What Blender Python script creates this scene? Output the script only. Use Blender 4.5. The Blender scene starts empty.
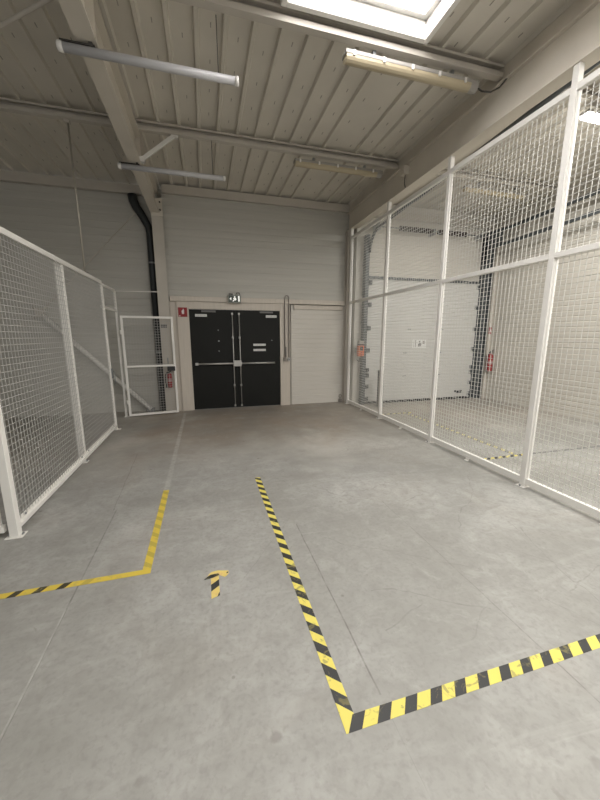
import bpy, bmesh, math, random
from mathutils import Vector, Matrix

random.seed(7)
S = bpy.context.scene
COL = S.collection

# ---------------------------------------------------------------- camera
pitch, yaw = math.radians(-10.80), math.radians(15.70)
fwd = Vector((math.sin(yaw) * math.cos(pitch), math.cos(yaw) * math.cos(pitch), math.sin(pitch)))
right = Vector((math.cos(yaw), -math.sin(yaw), 0))
up = right.cross(fwd)
cd = bpy.data.cameras.new('camera')
cam = bpy.data.objects.new('camera', cd)
COL.objects.link(cam)
cam.matrix_world = Matrix(((right.x, up.x, -fwd.x, 0), (right.y, up.y, -fwd.y, 0), (right.z, up.z, -fwd.z, 1.53), (0, 0, 0, 1)))
cd.sensor_fit = 'HORIZONTAL'
cd.sensor_width = 36
cd.lens = 335.0 / 600 * 36
cd.clip_start = 0.05
cd.clip_end = 100
S.camera = cam

# ---------------------------------------------------------------- world, lights, exposure
W = bpy.data.worlds.new('world')
S.world = W
W.use_nodes = True
W.node_tree.nodes['Background'].inputs[0].default_value = (1.0, 0.995, 0.975, 1)
W.node_tree.nodes['Background'].inputs[1].default_value = 0.6
S.view_settings.view_transform = 'Standard'
S.view_settings.look = 'None'
S.view_settings.gamma = 1
S.view_settings.use_curve_mapping = False
S.view_settings.exposure = 0.02
SKYLIGHT_STRENGTH = 11.0
LAMP_STRENGTH = 30.0


def area(name, loc, sx, sy, power, col=(1, .975, .93), rot=(0, 0, 0)):
    l = bpy.data.lights.new(name, 'AREA')
    l.shape = 'RECTANGLE'
    l.size, l.size_y, l.energy, l.color = sx, sy, power, col
    o = bpy.data.objects.new(name, l)
    o.location = loc
    o.rotation_euler = rot
    COL.objects.link(o)
    return o


# roof lights and lamps of the hall that are behind or beside the viewer, except the caged bay strip
area('roof_light', (1.9, -.6, 4.2), 1.4, 1.8, 150)
area('roof_light', (4.9, 0.6, 4.2), 1.4, 1.2, 190)
area('roof_light', (4.9, 4.3, 4.05), 1.4, .2, 60)  # area strip ahead of the viewer, no fixture modelled
area('roof_light', (-4.5, -1.0, 4.2), 1.4, 1.6, 30)


# ---------------------------------------------------------------- materials
def mat(name, col, rough=.5, metal=0.0, var=0.0, vscale=6.0, bump=0.0, bscale=60.0, emit=None, spec=.5, trans=0.0, streak=None):
    m = bpy.data.materials.new(name)
    m.use_nodes = True
    nt = m.node_tree
    b = nt.nodes['Principled BSDF']
    b.inputs['Roughness'].default_value = rough
    b.inputs['Metallic'].default_value = metal
    b.inputs['Specular IOR Level'].default_value = spec
    b.inputs['Transmission Weight'].default_value = trans
    c4 = (*col, 1)
    b.inputs['Base Color'].default_value = c4
    tc = nt.nodes.new('ShaderNodeNewGeometry')
    if var > 0:
        n = nt.nodes.new('ShaderNodeTexNoise')
        n.inputs['Scale'].default_value = vscale
        n.inputs['Detail'].default_value = 4
        mp = nt.nodes.new('ShaderNodeMapping')
        nt.links.new(tc.outputs['Position'], mp.inputs['Vector'])
        if streak:
            mp.inputs['Scale'].default_value = streak
        nt.links.new(mp.outputs[0], n.inputs['Vector'])
        r = nt.nodes.new('ShaderNodeMapRange')
        r.inputs['From Min'].default_value = .3
        r.inputs['From Max'].default_value = .7
        r.inputs['To Min'].default_value = 1 - var
        r.inputs['To Max'].default_value = 1 + var * .5
        nt.links.new(n.outputs['Fac'], r.inputs['Value'])
        mx = nt.nodes.new('ShaderNodeMix')
        mx.data_type = 'RGBA'
        mx.blend_type = 'MULTIPLY'
        mx.inputs['Factor'].default_value = 1
        mx.inputs['A'].default_value = c4
        nt.links.new(r.outputs[0], mx.inputs['B'])
        nt.links.new(mx.outputs['Result'], b.inputs['Base Color'])
    if bump > 0:
        n = nt.nodes.new('ShaderNodeTexNoise')
        n.inputs['Scale'].default_value = bscale
        n.inputs['Detail'].default_value = 2
        nt.links.new(tc.outputs['Position'], n.inputs['Vector'])
        bp = nt.nodes.new('ShaderNodeBump')
        bp.inputs['Strength'].default_value = bump
        bp.inputs['Distance'].default_value = .005
        nt.links.new(n.outputs['Fac'], bp.inputs['Height'])
        nt.links.new(bp.outputs[0], b.inputs['Normal'])
    if emit:
        b.inputs['Emission Color'].default_value = (*emit[0], 1)
        b.inputs['Emission Strength'].default_value = emit[1]
    return m


def floor_material():
    m = bpy.data.materials.new('polished_concrete')
    m.use_nodes = True
    nt = m.node_tree
    L = nt.links.new
    b = nt.nodes['Principled BSDF']
    geo = nt.nodes.new('ShaderNodeNewGeometry')
    pos = geo.outputs['Position']

    def noise(scale, detail=5, dist=0.0, rough=.55, sc=None):
        n = nt.nodes.new('ShaderNodeTexNoise')
        n.inputs['Scale'].default_value = scale
        n.inputs['Detail'].default_value = detail
        n.inputs['Roughness'].default_value = rough
        n.inputs['Distortion'].default_value = dist
        if sc:
            mp = nt.nodes.new('ShaderNodeMapping')
            mp.inputs['Scale'].default_value = sc[0]
            mp.inputs['Rotation'].default_value = (0, 0, sc[1])
            L(pos, mp.inputs['Vector'])
            L(mp.outputs[0], n.inputs['Vector'])
        else:
            L(pos, n.inputs['Vector'])
        return n.outputs['Fac']

    def math_(op, a, b2=None, clamp=False):
        n = nt.nodes.new('ShaderNodeMath')
        n.operation = op
        n.use_clamp = clamp
        for i, v in enumerate((a, b2)):
            if v is None:
                continue
            if isinstance(v, (int, float)):
                n.inputs[i].default_value = v
            else:
                L(v, n.inputs[i])
        return n.outputs[0]

    def rng(v, a, c, lo, hi, smooth=False):
        n = nt.nodes.new('ShaderNodeMapRange')
        if smooth:
            n.interpolation_type = 'SMOOTHSTEP'
        L(v, n.inputs['Value'])
        for k, x in zip(('From Min', 'From Max', 'To Min', 'To Max'), (a, c, lo, hi)):
            n.inputs[k].default_value = x
        return n.outputs[0]

    def mix(f, a, c, blend='MIX'):
        n = nt.nodes.new('ShaderNodeMix')
        n.data_type = 'RGBA'
        n.blend_type = blend
        for k, v in (('Factor', f), ('A', a), ('B', c)):
            if isinstance(v, (int, float)):
                n.inputs[k].default_value = v
            elif isinstance(v, tuple):
                n.inputs[k].default_value = (*v, 1)
            else:
                L(v, n.inputs[k])
        return n.outputs['Result']

    sep = nt.nodes.new('ShaderNodeSeparateXYZ')
    L(pos, sep.inputs[0])
    X, Y = sep.outputs[0], sep.outputs[1]
    col = mix(rng(noise(1.1, 6, .6), .32, .68, 0, 1), (.33, .326, .305), (.47, .465, .44))
    col = mix(rng(noise(7, 6, 1.2), .35, .7, 0, .75), col, (.285, .28, .258))
    col = mix(rng(noise(38, 4, .3), .48, .75, 0, .5), col, (.22, .21, .195))
    col = mix(rng(noise(1.0, 5, .9, .6, ((1.5, 9, 1), .7)), .56, .72, 0, .35), col, (.52, .515, .49))
    # brown dust trodden in from the doors, a paler scrubbed patch beside it
    wob = math_('MULTIPLY', math_('SUBTRACT', noise(.9, 5, .8), .5), 3.0)
    yy = math_('ADD', Y, wob)
    dust = math_('MULTIPLY', rng(yy, 4.0, 5.8, 0, 1, True), rng(math_('ADD', X, wob), -1.3, -.4, 0, 1, True))
    dust = math_('MULTIPLY', dust, rng(X, 1.6, 3.0, 1, .45, True))
    col = mix(math_('MULTIPLY', rng(noise(.8, 5, 1.0, .6), .5, .68, 0, 1), .22), col, (.30, .255, .205))
    dx = math_('DIVIDE', math_('SUBTRACT', X, 1.15), .85)
    dy = math_('DIVIDE', math_('SUBTRACT', yy, 4.55), .75)
    rr = math_('ADD', math_('MULTIPLY', dx, dx), math_('MULTIPLY', dy, dy))
    col = mix(rng(rr, .2, 1.4, .75, 0, True), col, (.475, .465, .43))
    col = mix(rng(Y, 3.4, 5.2, 0, .55, True), col, mix(rng(noise(2.6, 6, .8), .35, .65, 0, 1), (.40, .355, .30), (.54, .50, .44)))
    col = mix(math_('MULTIPLY', dust, .95), col, (.30, .250, .200))
    # hairline joints, cracks and wheel marks: (x0, y0, x1, y1, half width, strength, wobble, light?)
    lines = [(-.835, -1, -.835, 3.1, .0048, .85, 0, 0), (-.86, 3.1, -.93, 4.7, .004, .55, .01, 0),
             (.657, 1.05, .657, 2.45, .0042, .85, .006, 0), (.657, -1, .657, 1.0, .002, .25, .006, 0),
             (1.54, .5, 1.54, 2.6, .0035, .55, .01, 0), (-1.4, 4.83, 3.0, 4.83, .004, .30, .01, 0),
             (2.6, 1.0, 2.35, 3.4, .0025, .3, .04, 0), (.15, 1.9, .62, 2.55, .0022, .35, .02, 0),
             (1.0, 3.1, 1.9, 2.2, .0045, .4, .12, 0), (1.2, 2.9, 2.2, 2.9, .0045, .38, .14, 0),
             (1.9, 2.0, 2.9, 3.0, .0045, .4, .12, 0), (.9, 1.6, 1.5, 1.3, .004, .45, .08, 0),
             (.8, 2.2, 1.7, 1.6, .0035, .45, .1, 0), (2.0, .9, 2.4, 1.9, .004, .4, .1, 0),
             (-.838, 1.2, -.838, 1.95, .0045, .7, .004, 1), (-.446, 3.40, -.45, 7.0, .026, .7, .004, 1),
             (1.5, 3.4, 2.6, 2.6, .0025, .25, .15, 0), (.5, 4.0, 2.1, 5.4, .003, .2, .1, 0)]
    rs = random.Random(5)
    for _ in range(12):
        ax, ay, an, ll = rs.uniform(.3, 2.9), rs.uniform(.6, 4.0), rs.uniform(-.9, .9) + (1.2 if rs.random() < .5 else -.6), rs.uniform(.15, .7)
        lines.append((ax, ay, ax + ll * math.cos(an), ay + ll * math.sin(an), rs.uniform(.0022, .004), rs.uniform(.3, .5), .05, 0))
    wn = math_('SUBTRACT', noise(2.2, 3), .5)
    fine = rng(noise(17, 4, 0), .35, .6, .25, 1)
    for x0, y0, x1, y1, w, st, wb, light in lines:
        a = math.atan2(y1 - y0, x1 - x0)
        ln = math.hypot(x1 - x0, y1 - y0)
        ca, sa = math.cos(a), math.sin(a)
        u = math_('ADD', math_('MULTIPLY', math_('SUBTRACT', X, x0), ca), math_('MULTIPLY', math_('SUBTRACT', Y, y0), sa))
        v = math_('SUBTRACT', math_('MULTIPLY', math_('SUBTRACT', Y, y0), ca), math_('MULTIPLY', math_('SUBTRACT', X, x0), sa))
        if wb:
            v = math_('ADD', v, math_('MULTIPLY', wn, wb * 3))
        mk = rng(math_('ABSOLUTE', v), w * .6, w * 1.3, 1, 0)
        mk = math_('MULTIPLY', mk, math_('MULTIPLY', math_('GREATER_THAN', u, 0), math_('LESS_THAN', u, ln)))
        mk = math_('MULTIPLY', math_('MULTIPLY', mk, st), fine)
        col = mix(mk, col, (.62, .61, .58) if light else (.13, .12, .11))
    # broad clean and dirty zones of the slab
    col = mix(rng(noise(.75, 6, .5, .62), .40, .62, .55, 0), col, (.235, .228, .205))
    col = mix(rng(noise(4.2, 8, .6, .7), .56, .72, 0, .28), col, (.53, .525, .50))
    col = mix(rng(noise(11, 5, .4, .6), .66, .71, 0, .35), col, (.20, .185, .165))
    for sx, sy, sr, st in ((.19, 1.02, .026, .45), (-.30, 1.02, .018, .3), (.72, 1.62, .012, .6), (1.30, .62, .03, .35), (-.35, .75, .05, .25), (.05, 1.3, .010, .5), (-.62, 1.95, .03, .3)):
        ddx, ddy = math_('SUBTRACT', X, sx), math_('SUBTRACT', Y, sy)
        d2 = math_('SQRT', math_('ADD', math_('MULTIPLY', ddx, ddx), math_('MULTIPLY', ddy, ddy)))
        d2 = math_('ADD', d2, math_('MULTIPLY', math_('SUBTRACT', noise(30, 3), .5), sr))
        col = mix(rng(d2, sr * .5, sr, st, 0), col, (.17, .155, .14))
    # small dark spots
    vo = nt.nodes.new('ShaderNodeTexVoronoi')
    vo.inputs['Scale'].default_value = 2.3
    L(pos, vo.inputs['Vector'])
    col = mix(rng(vo.outputs['Distance'], .02, .045, .5, 0), col, (.16, .14, .125))
    L(col, b.inputs['Base Color'])
    L(rng(noise(3, 4), .3, .7, .42, .62), b.inputs['Roughness'])
    b.inputs['Specular IOR Level'].default_value = .4
    bp = nt.nodes.new('ShaderNodeBump')
    bp.inputs['Strength'].default_value = .25
    bp.inputs['Distance'].default_value = .003
    L(noise(45, 4), bp.inputs['Height'])
    L(bp.outputs[0], b.inputs['Normal'])
    return m


def tape_material(name, col, wear, weartint):
    m = mat(name, col, .5)
    nt = m.node_tree
    b = nt.nodes['Principled BSDF']
    geo = nt.nodes.new('ShaderNodeNewGeometry')
    n = nt.nodes.new('ShaderNodeTexNoise')
    n.inputs['Scale'].default_value = 16
    n.inputs['Detail'].default_value = 6
    n.inputs['Distortion'].default_value = 1.5
    nt.links.new(geo.outputs['Position'], n.inputs['Vector'])
    r = nt.nodes.new('ShaderNodeMapRange')
    r.inputs['From Min'].default_value = .58
    r.inputs['From Max'].default_value = .66
    r.inputs['To Max'].default_value = wear
    nt.links.new(n.outputs['Fac'], r.inputs['Value'])
    mx = nt.nodes.new('ShaderNodeMix')
    mx.data_type = 'RGBA'
    mx.inputs['A'].default_value = (*col, 1)
    mx.inputs['B'].default_value = (*weartint, 1)
    nt.links.new(r.outputs[0], mx.inputs['Factor'])
    nt.links.new(mx.outputs['Result'], b.inputs['Base Color'])
    return m


M = {
    'floor': floor_material(),
    'deck': mat('ceiling_deck_paint', (.66, .62, .545), .55, var=.10, vscale=1.2),
    'dark_tick': mat('dark_fixing', (.34, .31, .27), .7),
    'steel': mat('cream_steel_paint', (.55, .51, .45), .45, var=.08, vscale=2.0),
    'beam': mat('beige_beam_paint', (.66, .61, .53), .5, var=.10, vscale=1.5),
    'clad': mat('pale_wall_cladding', (.50, .485, .44), .5, var=.07, vscale=1.0, streak=(.5, .5, 14)),
    'cladw': mat('white_wall_cladding', (.64, .61, .555), .5, var=.05, vscale=1.0),
    'cladr': mat('right_bay_cladding', (.60, .57, .51), .5, var=.05, vscale=1.0),
    'trim': mat('cream_trim', (.60, .545, .475), .5, var=.06, vscale=5, streak=(6, 6, .5)),
    'boltdark': mat('dark_bolt', (.07, .06, .05), .6),
    'white': mat('white_powder_coat', (.83, .81, .765), .38, spec=.5),
    'wire': mat('white_wire', (.60, .59, .55), .45),
    'lwire': mat('galvanised_wire', (.52, .51, .485), .45, metal=.2),
    'black_door': mat('black_door_paint', (.007, .0075, .006), .6, spec=.3, var=.2, vscale=3),
    'alu': mat('brushed_aluminium', (.50, .49, .47), .35, metal=.6),
    'zinc': mat('zinc_steel', (.33, .34, .34), .4, metal=.7, var=.15, vscale=9),
    'rodmetal': mat('dull_brass_rod', (.46, .43, .37), .4, metal=.4),
    'pipe': mat('dark_pipe', (.022, .026, .028), .45),
    'track': mat('dark_track_steel', (.085, .095, .10), .5, metal=.3, var=.15, vscale=9),
    'black': mat('black_plastic', (.015, .015, .016), .45),
    'rubber': mat('black_rubber', (.02, .02, .02), .8),
    'spring': mat('oiled_spring_steel', (.05, .035, .028), .5, metal=.4),
    'section': mat('white_sectional_panel', (.57, .565, .54), .45, var=.03, vscale=2),
    'red': mat('red_paint', (.30, .02, .024), .35),
    'redsign': mat('red_sign', (.27, .01, .014), .45),
    'label': mat('white_label', (.72, .72, .70), .5),
    'pale': mat('pale_symbol', (.80, .70, .70), .5),
    'greypink': mat('faded_label', (.42, .26, .25), .5),
    'greysign': mat('grey_plate', (.17, .165, .16), .5),
    'orange': mat('orange_plastic', (.62, .13, .03), .4),
    'tubewhite': mat('white_lamp_tube', (.47, .465, .475), .3),
    'diffuser': mat('yellowed_diffuser', (.42, .355, .24), .3, var=.06, vscale=4, streak=(.4, 10, 10)),
    'housing': mat('grey_lamp_housing', (.30, .285, .26), .4),
    'clear': mat('glossy_clear_clip', (.75, .73, .70), .12),
    'cable': mat('dark_cable', (.05, .045, .04), .6),
    'conduit': mat('grey_conduit', (.27, .245, .22), .5),
    'yellow': tape_material('yellow_tape', (.72, .62, .13), .75, (.30, .27, .10)),
    'blackt': tape_material('black_tape', (.035, .035, .035), .45, (.30, .26, .09)),
    'yellow_old': tape_material('worn_yellow_tape', (.66, .50, .07), .5, (.42, .36, .14)),
    'black_old': tape_material('worn_black_tape', (.055, .05, .03), .7, (.45, .36, .08)),
    'faded_old': tape_material('faded_black_tape', (.47, .37, .07), .6, (.55, .42, .08)),
    'orangey': tape_material('worn_arrow_tape', (.72, .56, .17), .6, (.62, .40, .20)),
    'sky_glow': mat('skylight_sheet', (.9, .9, .9), .4, emit=((1, .975, .975), SKYLIGHT_STRENGTH)),
    'lamp_glow': mat('lit_lamp', (.9, .9, .9), .4, emit=((1, .97, .9), LAMP_STRENGTH)),
    'exit_glow': mat('lit_exit_symbol', (.9, .9, .85), .4, emit=((1, 1, .92), .55)),
    'exit_face': mat('exit_face', (.30, .31, .27), .4),
    'green': mat('dark_green_face', (.06, .075, .06), .4),
}


# ---------------------------------------------------------------- mesh helpers
class MB:
    def __init__(s):
        s.v, s.f, s.m, s.sm = [], [], [], []

    def face(s, idx, mi=0, sm=False):
        s.f.append(idx)
        s.m.append(mi)
        s.sm.append(sm)

    def box(s, x0, x1, y0, y1, z0, z1, mi=0):
        x0, x1 = sorted((x0, x1)); y0, y1 = sorted((y0, y1)); z0, z1 = sorted((z0, z1))
        n = len(s.v)
        s.v += [(x0, y0, z0), (x1, y0, z0), (x1, y1, z0), (x0, y1, z0), (x0, y0, z1), (x1, y0, z1), (x1, y1, z1), (x0, y1, z1)]
        for q in ((0, 3, 2, 1), (4, 5, 6, 7), (0, 1, 5, 4), (1, 2, 6, 5), (2, 3, 7, 6), (3, 0, 4, 7)):
            s.face([n + i for i in q], mi)
        return s

    def prism(s, pts, axis, a, b, mi=0, cap=True):
        """closed 2D outline swept along axis; pts are (u, v) on the other two axes in order"""
        n = len(s.v)
        k = len(pts)

        def P(t, u, v):
            return {'x': (t, u, v), 'y': (u, t, v), 'z': (u, v, t)}[axis]
        for t in (a, b):
            for u, v in pts:
                s.v.append(P(t, u, v))
        for i in range(k):
            j = (i + 1) % k
            s.face([n + i, n + j, n + k + j, n + k + i], mi)
        if cap:
            s.face([n + i for i in range(k)][::-1], mi)
            s.face([n + k + i for i in range(k)], mi)
        return s

    def beam(s, p0, p1, w, h, mi=0, upv=(0, 0, 1)):
        p0, p1 = Vector(p0), Vector(p1)
        d = (p1 - p0).normalized()
        r = d.cross(Vector(upv))
        if r.length < 1e-4:
            r = d.cross(Vector((1, 0, 0)))
        r.normalize()
        u = r.cross(d)
        n = len(s.v)
        for p in (p0, p1):
            for a, b in ((-1, -1), (1, -1), (1, 1), (-1, 1)):
                s.v.append(tuple(p + r * (a * w / 2) + u * (b * h / 2)))
        for q in ((0, 1, 2, 3), (7, 6, 5, 4), (0, 4, 5, 1), (1, 5, 6, 2), (2, 6, 7, 3), (3, 7, 4, 0)):
            s.face([n + i for i in q], mi)
        return s

    def tube(s, pts, r, seg=10, mi=0, cap=True):
        pts = [Vector(p) for p in pts]
        rs = r if isinstance(r, (list, tuple)) else [r] * len(pts)
        n0 = len(s.v)
        ref = None
        for i, p in enumerate(pts):
            d = (pts[min(i + 1, len(pts) - 1)] - pts[max(i - 1, 0)]).normalized()
            if ref is None:
                ref = d.orthogonal().normalized()
            ref = (ref - d * ref.dot(d))
            ref = ref.normalized() if ref.length > 1e-6 else d.orthogonal().normalized()
            b = d.cross(ref)
            for k in range(seg):
                a = 2 * math.pi * k / seg
                s.v.append(tuple(p + (ref * math.cos(a) + b * math.sin(a)) * rs[i]))
        for i in range(len(pts) - 1):
            for k in range(seg):
                k2 = (k + 1) % seg
                s.face([n0 + i * seg + k, n0 + i * seg + k2, n0 + (i + 1) * seg + k2, n0 + (i + 1) * seg + k], mi, True)
        if cap:
            s.face([n0 + k for k in range(seg)][::-1], mi)
            s.face([n0 + (len(pts) - 1) * seg + k for k in range(seg)], mi)
        return s

    def poly(s, pts3, th, mi=0):
        """flat polygon in xy given as (x, y) list, z0..z0+th"""
        n = len(s.v)
        k = len(pts3)
        for z in (th[0], th[1]):
            for x, y in pts3:
                s.v.append((x, y, z))
        s.face([n + i for i in range(k)][::-1], mi)
        s.face([n + k + i for i in range(k)], mi)
        for i in range(k):
            j = (i + 1) % k
            s.face([n + i, n + j, n + k + j, n + k + i], mi)
        return s

    def build(s, name, mats, parent=None, bevel=0.0):
        me = bpy.data.meshes.new(name)
        off = parent_world(parent) if parent else Vector((0, 0, 0))
        me.from_pydata([tuple(Vector(v) - off) for v in s.v], [], s.f)
        if not isinstance(mats, (list, tuple)):
            mats = [mats]
        for m in mats:
            me.materials.append(m if not isinstance(m, str) else M[m])
        for p, mi, sm in zip(me.polygons, s.m, s.sm):
            p.material_index = mi
            p.use_smooth = sm
        me.validate()
        bm = bmesh.new()
        bm.from_mesh(me)
        bmesh.ops.recalc_face_normals(bm, faces=bm.faces)
        bm.to_mesh(me)
        bm.free()
        o = bpy.data.objects.new(name, me)
        COL.objects.link(o)
        if parent:
            o.parent = parent
        if bevel:
            b = o.modifiers.new('bevel', 'BEVEL')
            b.width = bevel
            b.segments = 2
            b.limit_method = 'ANGLE'
        return o


def parent_world(p):
    v = Vector((0, 0, 0))
    while p:
        v = v + p.location
        p = p.parent
    return v


def tag(o, label, cat, group=None):
    o['label'] = label
    o['category'] = cat
    if group:
        o['group'] = group
    return o


def thing(name, label, cat, loc, group=None):
    o = bpy.data.objects.new(name, None)
    o.empty_display_size = .1
    o.location = loc
    COL.objects.link(o)
    return tag(o, label, cat, group)


def root_struct(name, loc=(0, 0, 0)):
    o = bpy.data.objects.new(name, None)
    o.location = loc
    COL.objects.link(o)
    o['kind'] = 'structure'
    return o


def struct(o):
    o['kind'] = 'structure'
    return o


def copy_thing(src, loc, label, group=None):
    c = src.copy()
    COL.objects.link(c)
    c.location = loc
    c['label'] = label
    if group:
        c['group'] = group

    def rec(a, b):
        for ch in list(a.children):
            d = ch.copy()
            COL.objects.link(d)
            d.parent = b
            rec(ch, d)
    rec(src, c)
    return c


# ================================================================ STRUCTURE
YB = 7.26          # face of the end wall
YL = 7.46          # face of the wall in the left bay
YR = 6.95          # face of the wall behind the sectional door
ZC = 4.27          # underside of the deck ribs
XR = 6.72          # wall of the right bay
X0, Y0 = -9.0, -5.0

struct(MB().box(X0, XR + .2, Y0, 7.8, -.15, 0).build('floor', 'floor'))


def cladding(mb, x0, x1, yf, z0, z1, pitch=.1, depth=.006, groove=.012, back=.06, mi=0):
    """horizontally grooved sheet facing -y"""
    pts = [(yf + back, z0)]
    z = z0
    pts.append((yf, z0))
    while z + pitch < z1:
        z += pitch
        pts += [(yf, z - groove / 2), (yf + depth, z - groove / 4), (yf + depth, z + groove / 4), (yf, z + groove / 2)]
    pts += [(yf, z1), (yf + back, z1)]
    mb.prism(pts, 'x', x0, x1, mi)


# end wall of the main bay: upper sheets, lower white sheets right of the doors
m = MB()
cladding(m, -.62, 3.25, YB, 2.30, 4.27, pitch=.125, depth=.004, groove=.014)
m.box(-.62, 3.25, YB + .06, YB + .16, 2.06, 4.27)
m.box(-.62, -.27, YB + .01, YB + .16, 0, 2.06)
m.box(1.58, 3.25, YB + .06, YB + .16, 0, 2.30)
struct(m.build('wall_back', 'clad'))
m = MB()
cladding(m, 1.84, 3.25, YB, 0.0, 2.19, pitch=.105, depth=.007, groove=.02)
struct(m.build('wall_back_lower', 'cladw'))
# left bay
m = MB()
cladding(m, X0, -.62, YL, 0, 4.27, pitch=.125, depth=.005, groove=.016)
m.box(-.64, -.62, YB, YL + .05, 0, 4.27)
struct(m.build('wall_left_bay', 'clad'))
# right bay: wall around the sectional door and side wall
m = MB()
cladding(m, 3.28, 3.48, YR, 0, 4.27, pitch=.125)
cladding(m, 6.38, XR, YR, 0, 4.27, pitch=.125)
cladding(m, 3.48, 6.38, YR, 2.78, 4.27, pitch=.10, depth=.008, groove=.03)
m.box(3.26, XR + .1, YR + .06, YR + .12, 2.7, 4.3)
m.box(3.20, 3.28, YR, YB + .05, 0, 4.27)
struct(m.build('wall_right_bay', 'cladr'))
m = MB()
pts = [(XR + .08, 0), (XR, 0)]
z = 0
while z + .1 < 4.3:
    z += .1
    pts += [(XR, z - .014), (XR + .008, z - .006), (XR + .008, z + .006), (XR, z + .014)]
pts += [(XR, 4.4), (XR + .08, 4.4)]
m.prism(pts, 'y', Y0, YR + .1)
struct(m.build('wall_right', 'cladr'))
struct(MB().box(X0 - .1, X0, Y0, 7.6, 0, 4.4).build('wall_left', 'clad'))

# trapezoidal roof deck
PITCH, ROFF = .255, .073
SKX0, SKX1, SKY0, SKY1 = .80, 2.11, 1.50, 3.22


def deck(mb, x0, x1, y0, y1, pitch=PITCH, off=ROFF):
    top, bot = ZC + .040, ZC
    pts = []
    i0 = math.ceil((x0 - off) / pitch)
    prof = [(x0, top)]
    k = i0
    while off + k * pitch + .05 < x1:
        c = off + k * pitch
        if c - .05 > x0:
            prof += [(c - .030, top), (c - .017, bot), (c + .017, bot), (c + .030, top)]
        k += 1
    prof.append((x1, top))
    pts = prof + [(x, z + .02) for x, z in prof[::-1]]
    mb.prism(pts, 'y', y0, y1, 0)


m = MB()
deck(m, X0, SKX0 - .03, Y0, 7.6)
deck(m, SKX0 - .03, SKX1 + .03, Y0, SKY0 - .03)
deck(m, SKX0 - .03, SKX1 + .03, SKY1 + .03, 7.6)
deck(m, SKX1 + .03, XR + .2, Y0, 7.6)
for k in range(-16, 27):
    xc = ROFF + (k + .5) * PITCH
    y = 2.4 + (k % 3) * .09
    while y < 7.1:
        if not (SKX0 - .1 < xc < SKX1 + .1 and y < SKY1 + .1):
            m.box(xc - .004, xc + .004, y, y + .05, ZC + .036, ZC + .041, 1)
        y += .43
struct(m.build('ceiling', ['deck', 'dark_tick']))

# skylight
w = root_struct('window_1', ((SKX0 + SKX1) / 2, (SKY0 + SKY1) / 2, ZC))
m = MB()
t = .05
for (a, b, c, d) in ((SKX0 - t, SKX0, SKY0 - t, SKY1 + t), (SKX1, SKX1 + t, SKY0 - t, SKY1 + t), (SKX0, SKX1, SKY1, SKY1 + t), (SKX0, SKX1, SKY0 - t, SKY0)):
    m.box(a, b, c, d, ZC - .045, ZC + .30)
m.build('curb_frame', 'white', w, bevel=.006)
m = MB()
for (a, b, c, d) in ((SKX0, SKX0 + .05, SKY0, SKY1), (SKX1 - .05, SKX1, SKY0, SKY1), (SKX0 + .05, SKX1 - .05, SKY1 - .05, SKY1), (SKX0 + .05, SKX1 - .05, SKY0, SKY0 + .05)):
    m.box(a, b, c, d, ZC + .10, ZC + .12)
m.build('inner_frame', 'alu', w)
m = MB()
m.box(SKX0, SKX1, SKY0, SKY1, ZC + .22, ZC + .24)
m.build('light_sheet', 'sky_glow', w)

# double doors
D = root_struct('door_1', (.65, YB, 0))
for k, (a, b) in enumerate(((-.268, .6545), (.6565, 1.578))):
    leaf = MB().box(a, b, YB - .03, YB + .02, .012, 2.055).build('door_leaf', 'black_door', D, bevel=.003)
    if k == 0:
        bx0, bx1, hx = -.19, .62, .62
        vx = .575
    else:
        bx0, bx1, hx = .69, 1.45, .70
        vx = .715
    m = MB()
    m.tube([(bx0, YB - .085, .965), (bx1, YB - .085, .965)], .019, 10)
    m.box(bx0 - .01, bx0 + .05, YB - .105, YB - .03, .94, .99)
    m.build('panic_bar', 'alu', leaf)
    m = MB()
    m.box(hx - .055, hx + .03, YB - .11, YB - .03, .905, 1.025)
    m.build('latch_case', 'alu', leaf, bevel=.004)
    m = MB()
    m.tube([(vx, YB - .055, .04), (vx, YB - .055, 2.0)], .011, 8)
    for z in (.06, .5, 1.5, 1.98):
        m.box(vx - .018, vx + .018, YB - .065, YB - .03, z - .02, z + .02)
    m.build('latch_rod', 'alu', leaf)
    m = MB()
    cx = .10 if k == 0 else 1.28
    m.box(cx - .13, cx + .15, YB - .055, YB - .03, 2.005, 2.04)
    m.build('closer_arm', 'greysign', leaf)


def notice(parent, x0, x1, z0, z1, yf):
    m = MB()
    m.box(x0, x1, yf - .003, yf, z0, z1, 0)
    n = 9
    for i in range(n):
        a = x0 + .015 + (x1 - x0 - .03) * i / n
        m.box(a, a + (x1 - x0 - .03) / n * random.uniform(.4, .8), yf - .0035, yf - .003, z0 + (z1 - z0) * .4, z0 + (z1 - z0) * .62, 1)
    o = m.build('notice', ['label', 'housing'], parent)
    o['label'] = 'white notice strip'
    return o


leaves = [c for c in D.children if c.name.startswith('door_leaf')]
notice(leaves[0], -.155, .075, 1.915, 1.965, YB - .03)
notice(leaves[1], 1.28, 1.51, 1.915, 1.965, YB - .03)
notice(leaves[1], 1.0, 1.265, 1.325, 1.37, YB - .03)
notice(leaves[1], 1.0, 1.265, 1.215, 1.26, YB - .03)
for (x, z, r) in ((.285, 1.65, .010), (.288, 1.43, .016), (.285, 1.225, .010), (1.40, 1.44, .010)):
    MB().tube([(x, YB - .045, z), (x, YB - .028, z)], r, 10).build('spyhole' if r < .012 else 'key_cylinder', 'zinc', leaves[0] if x < 1 else leaves[1])

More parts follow.
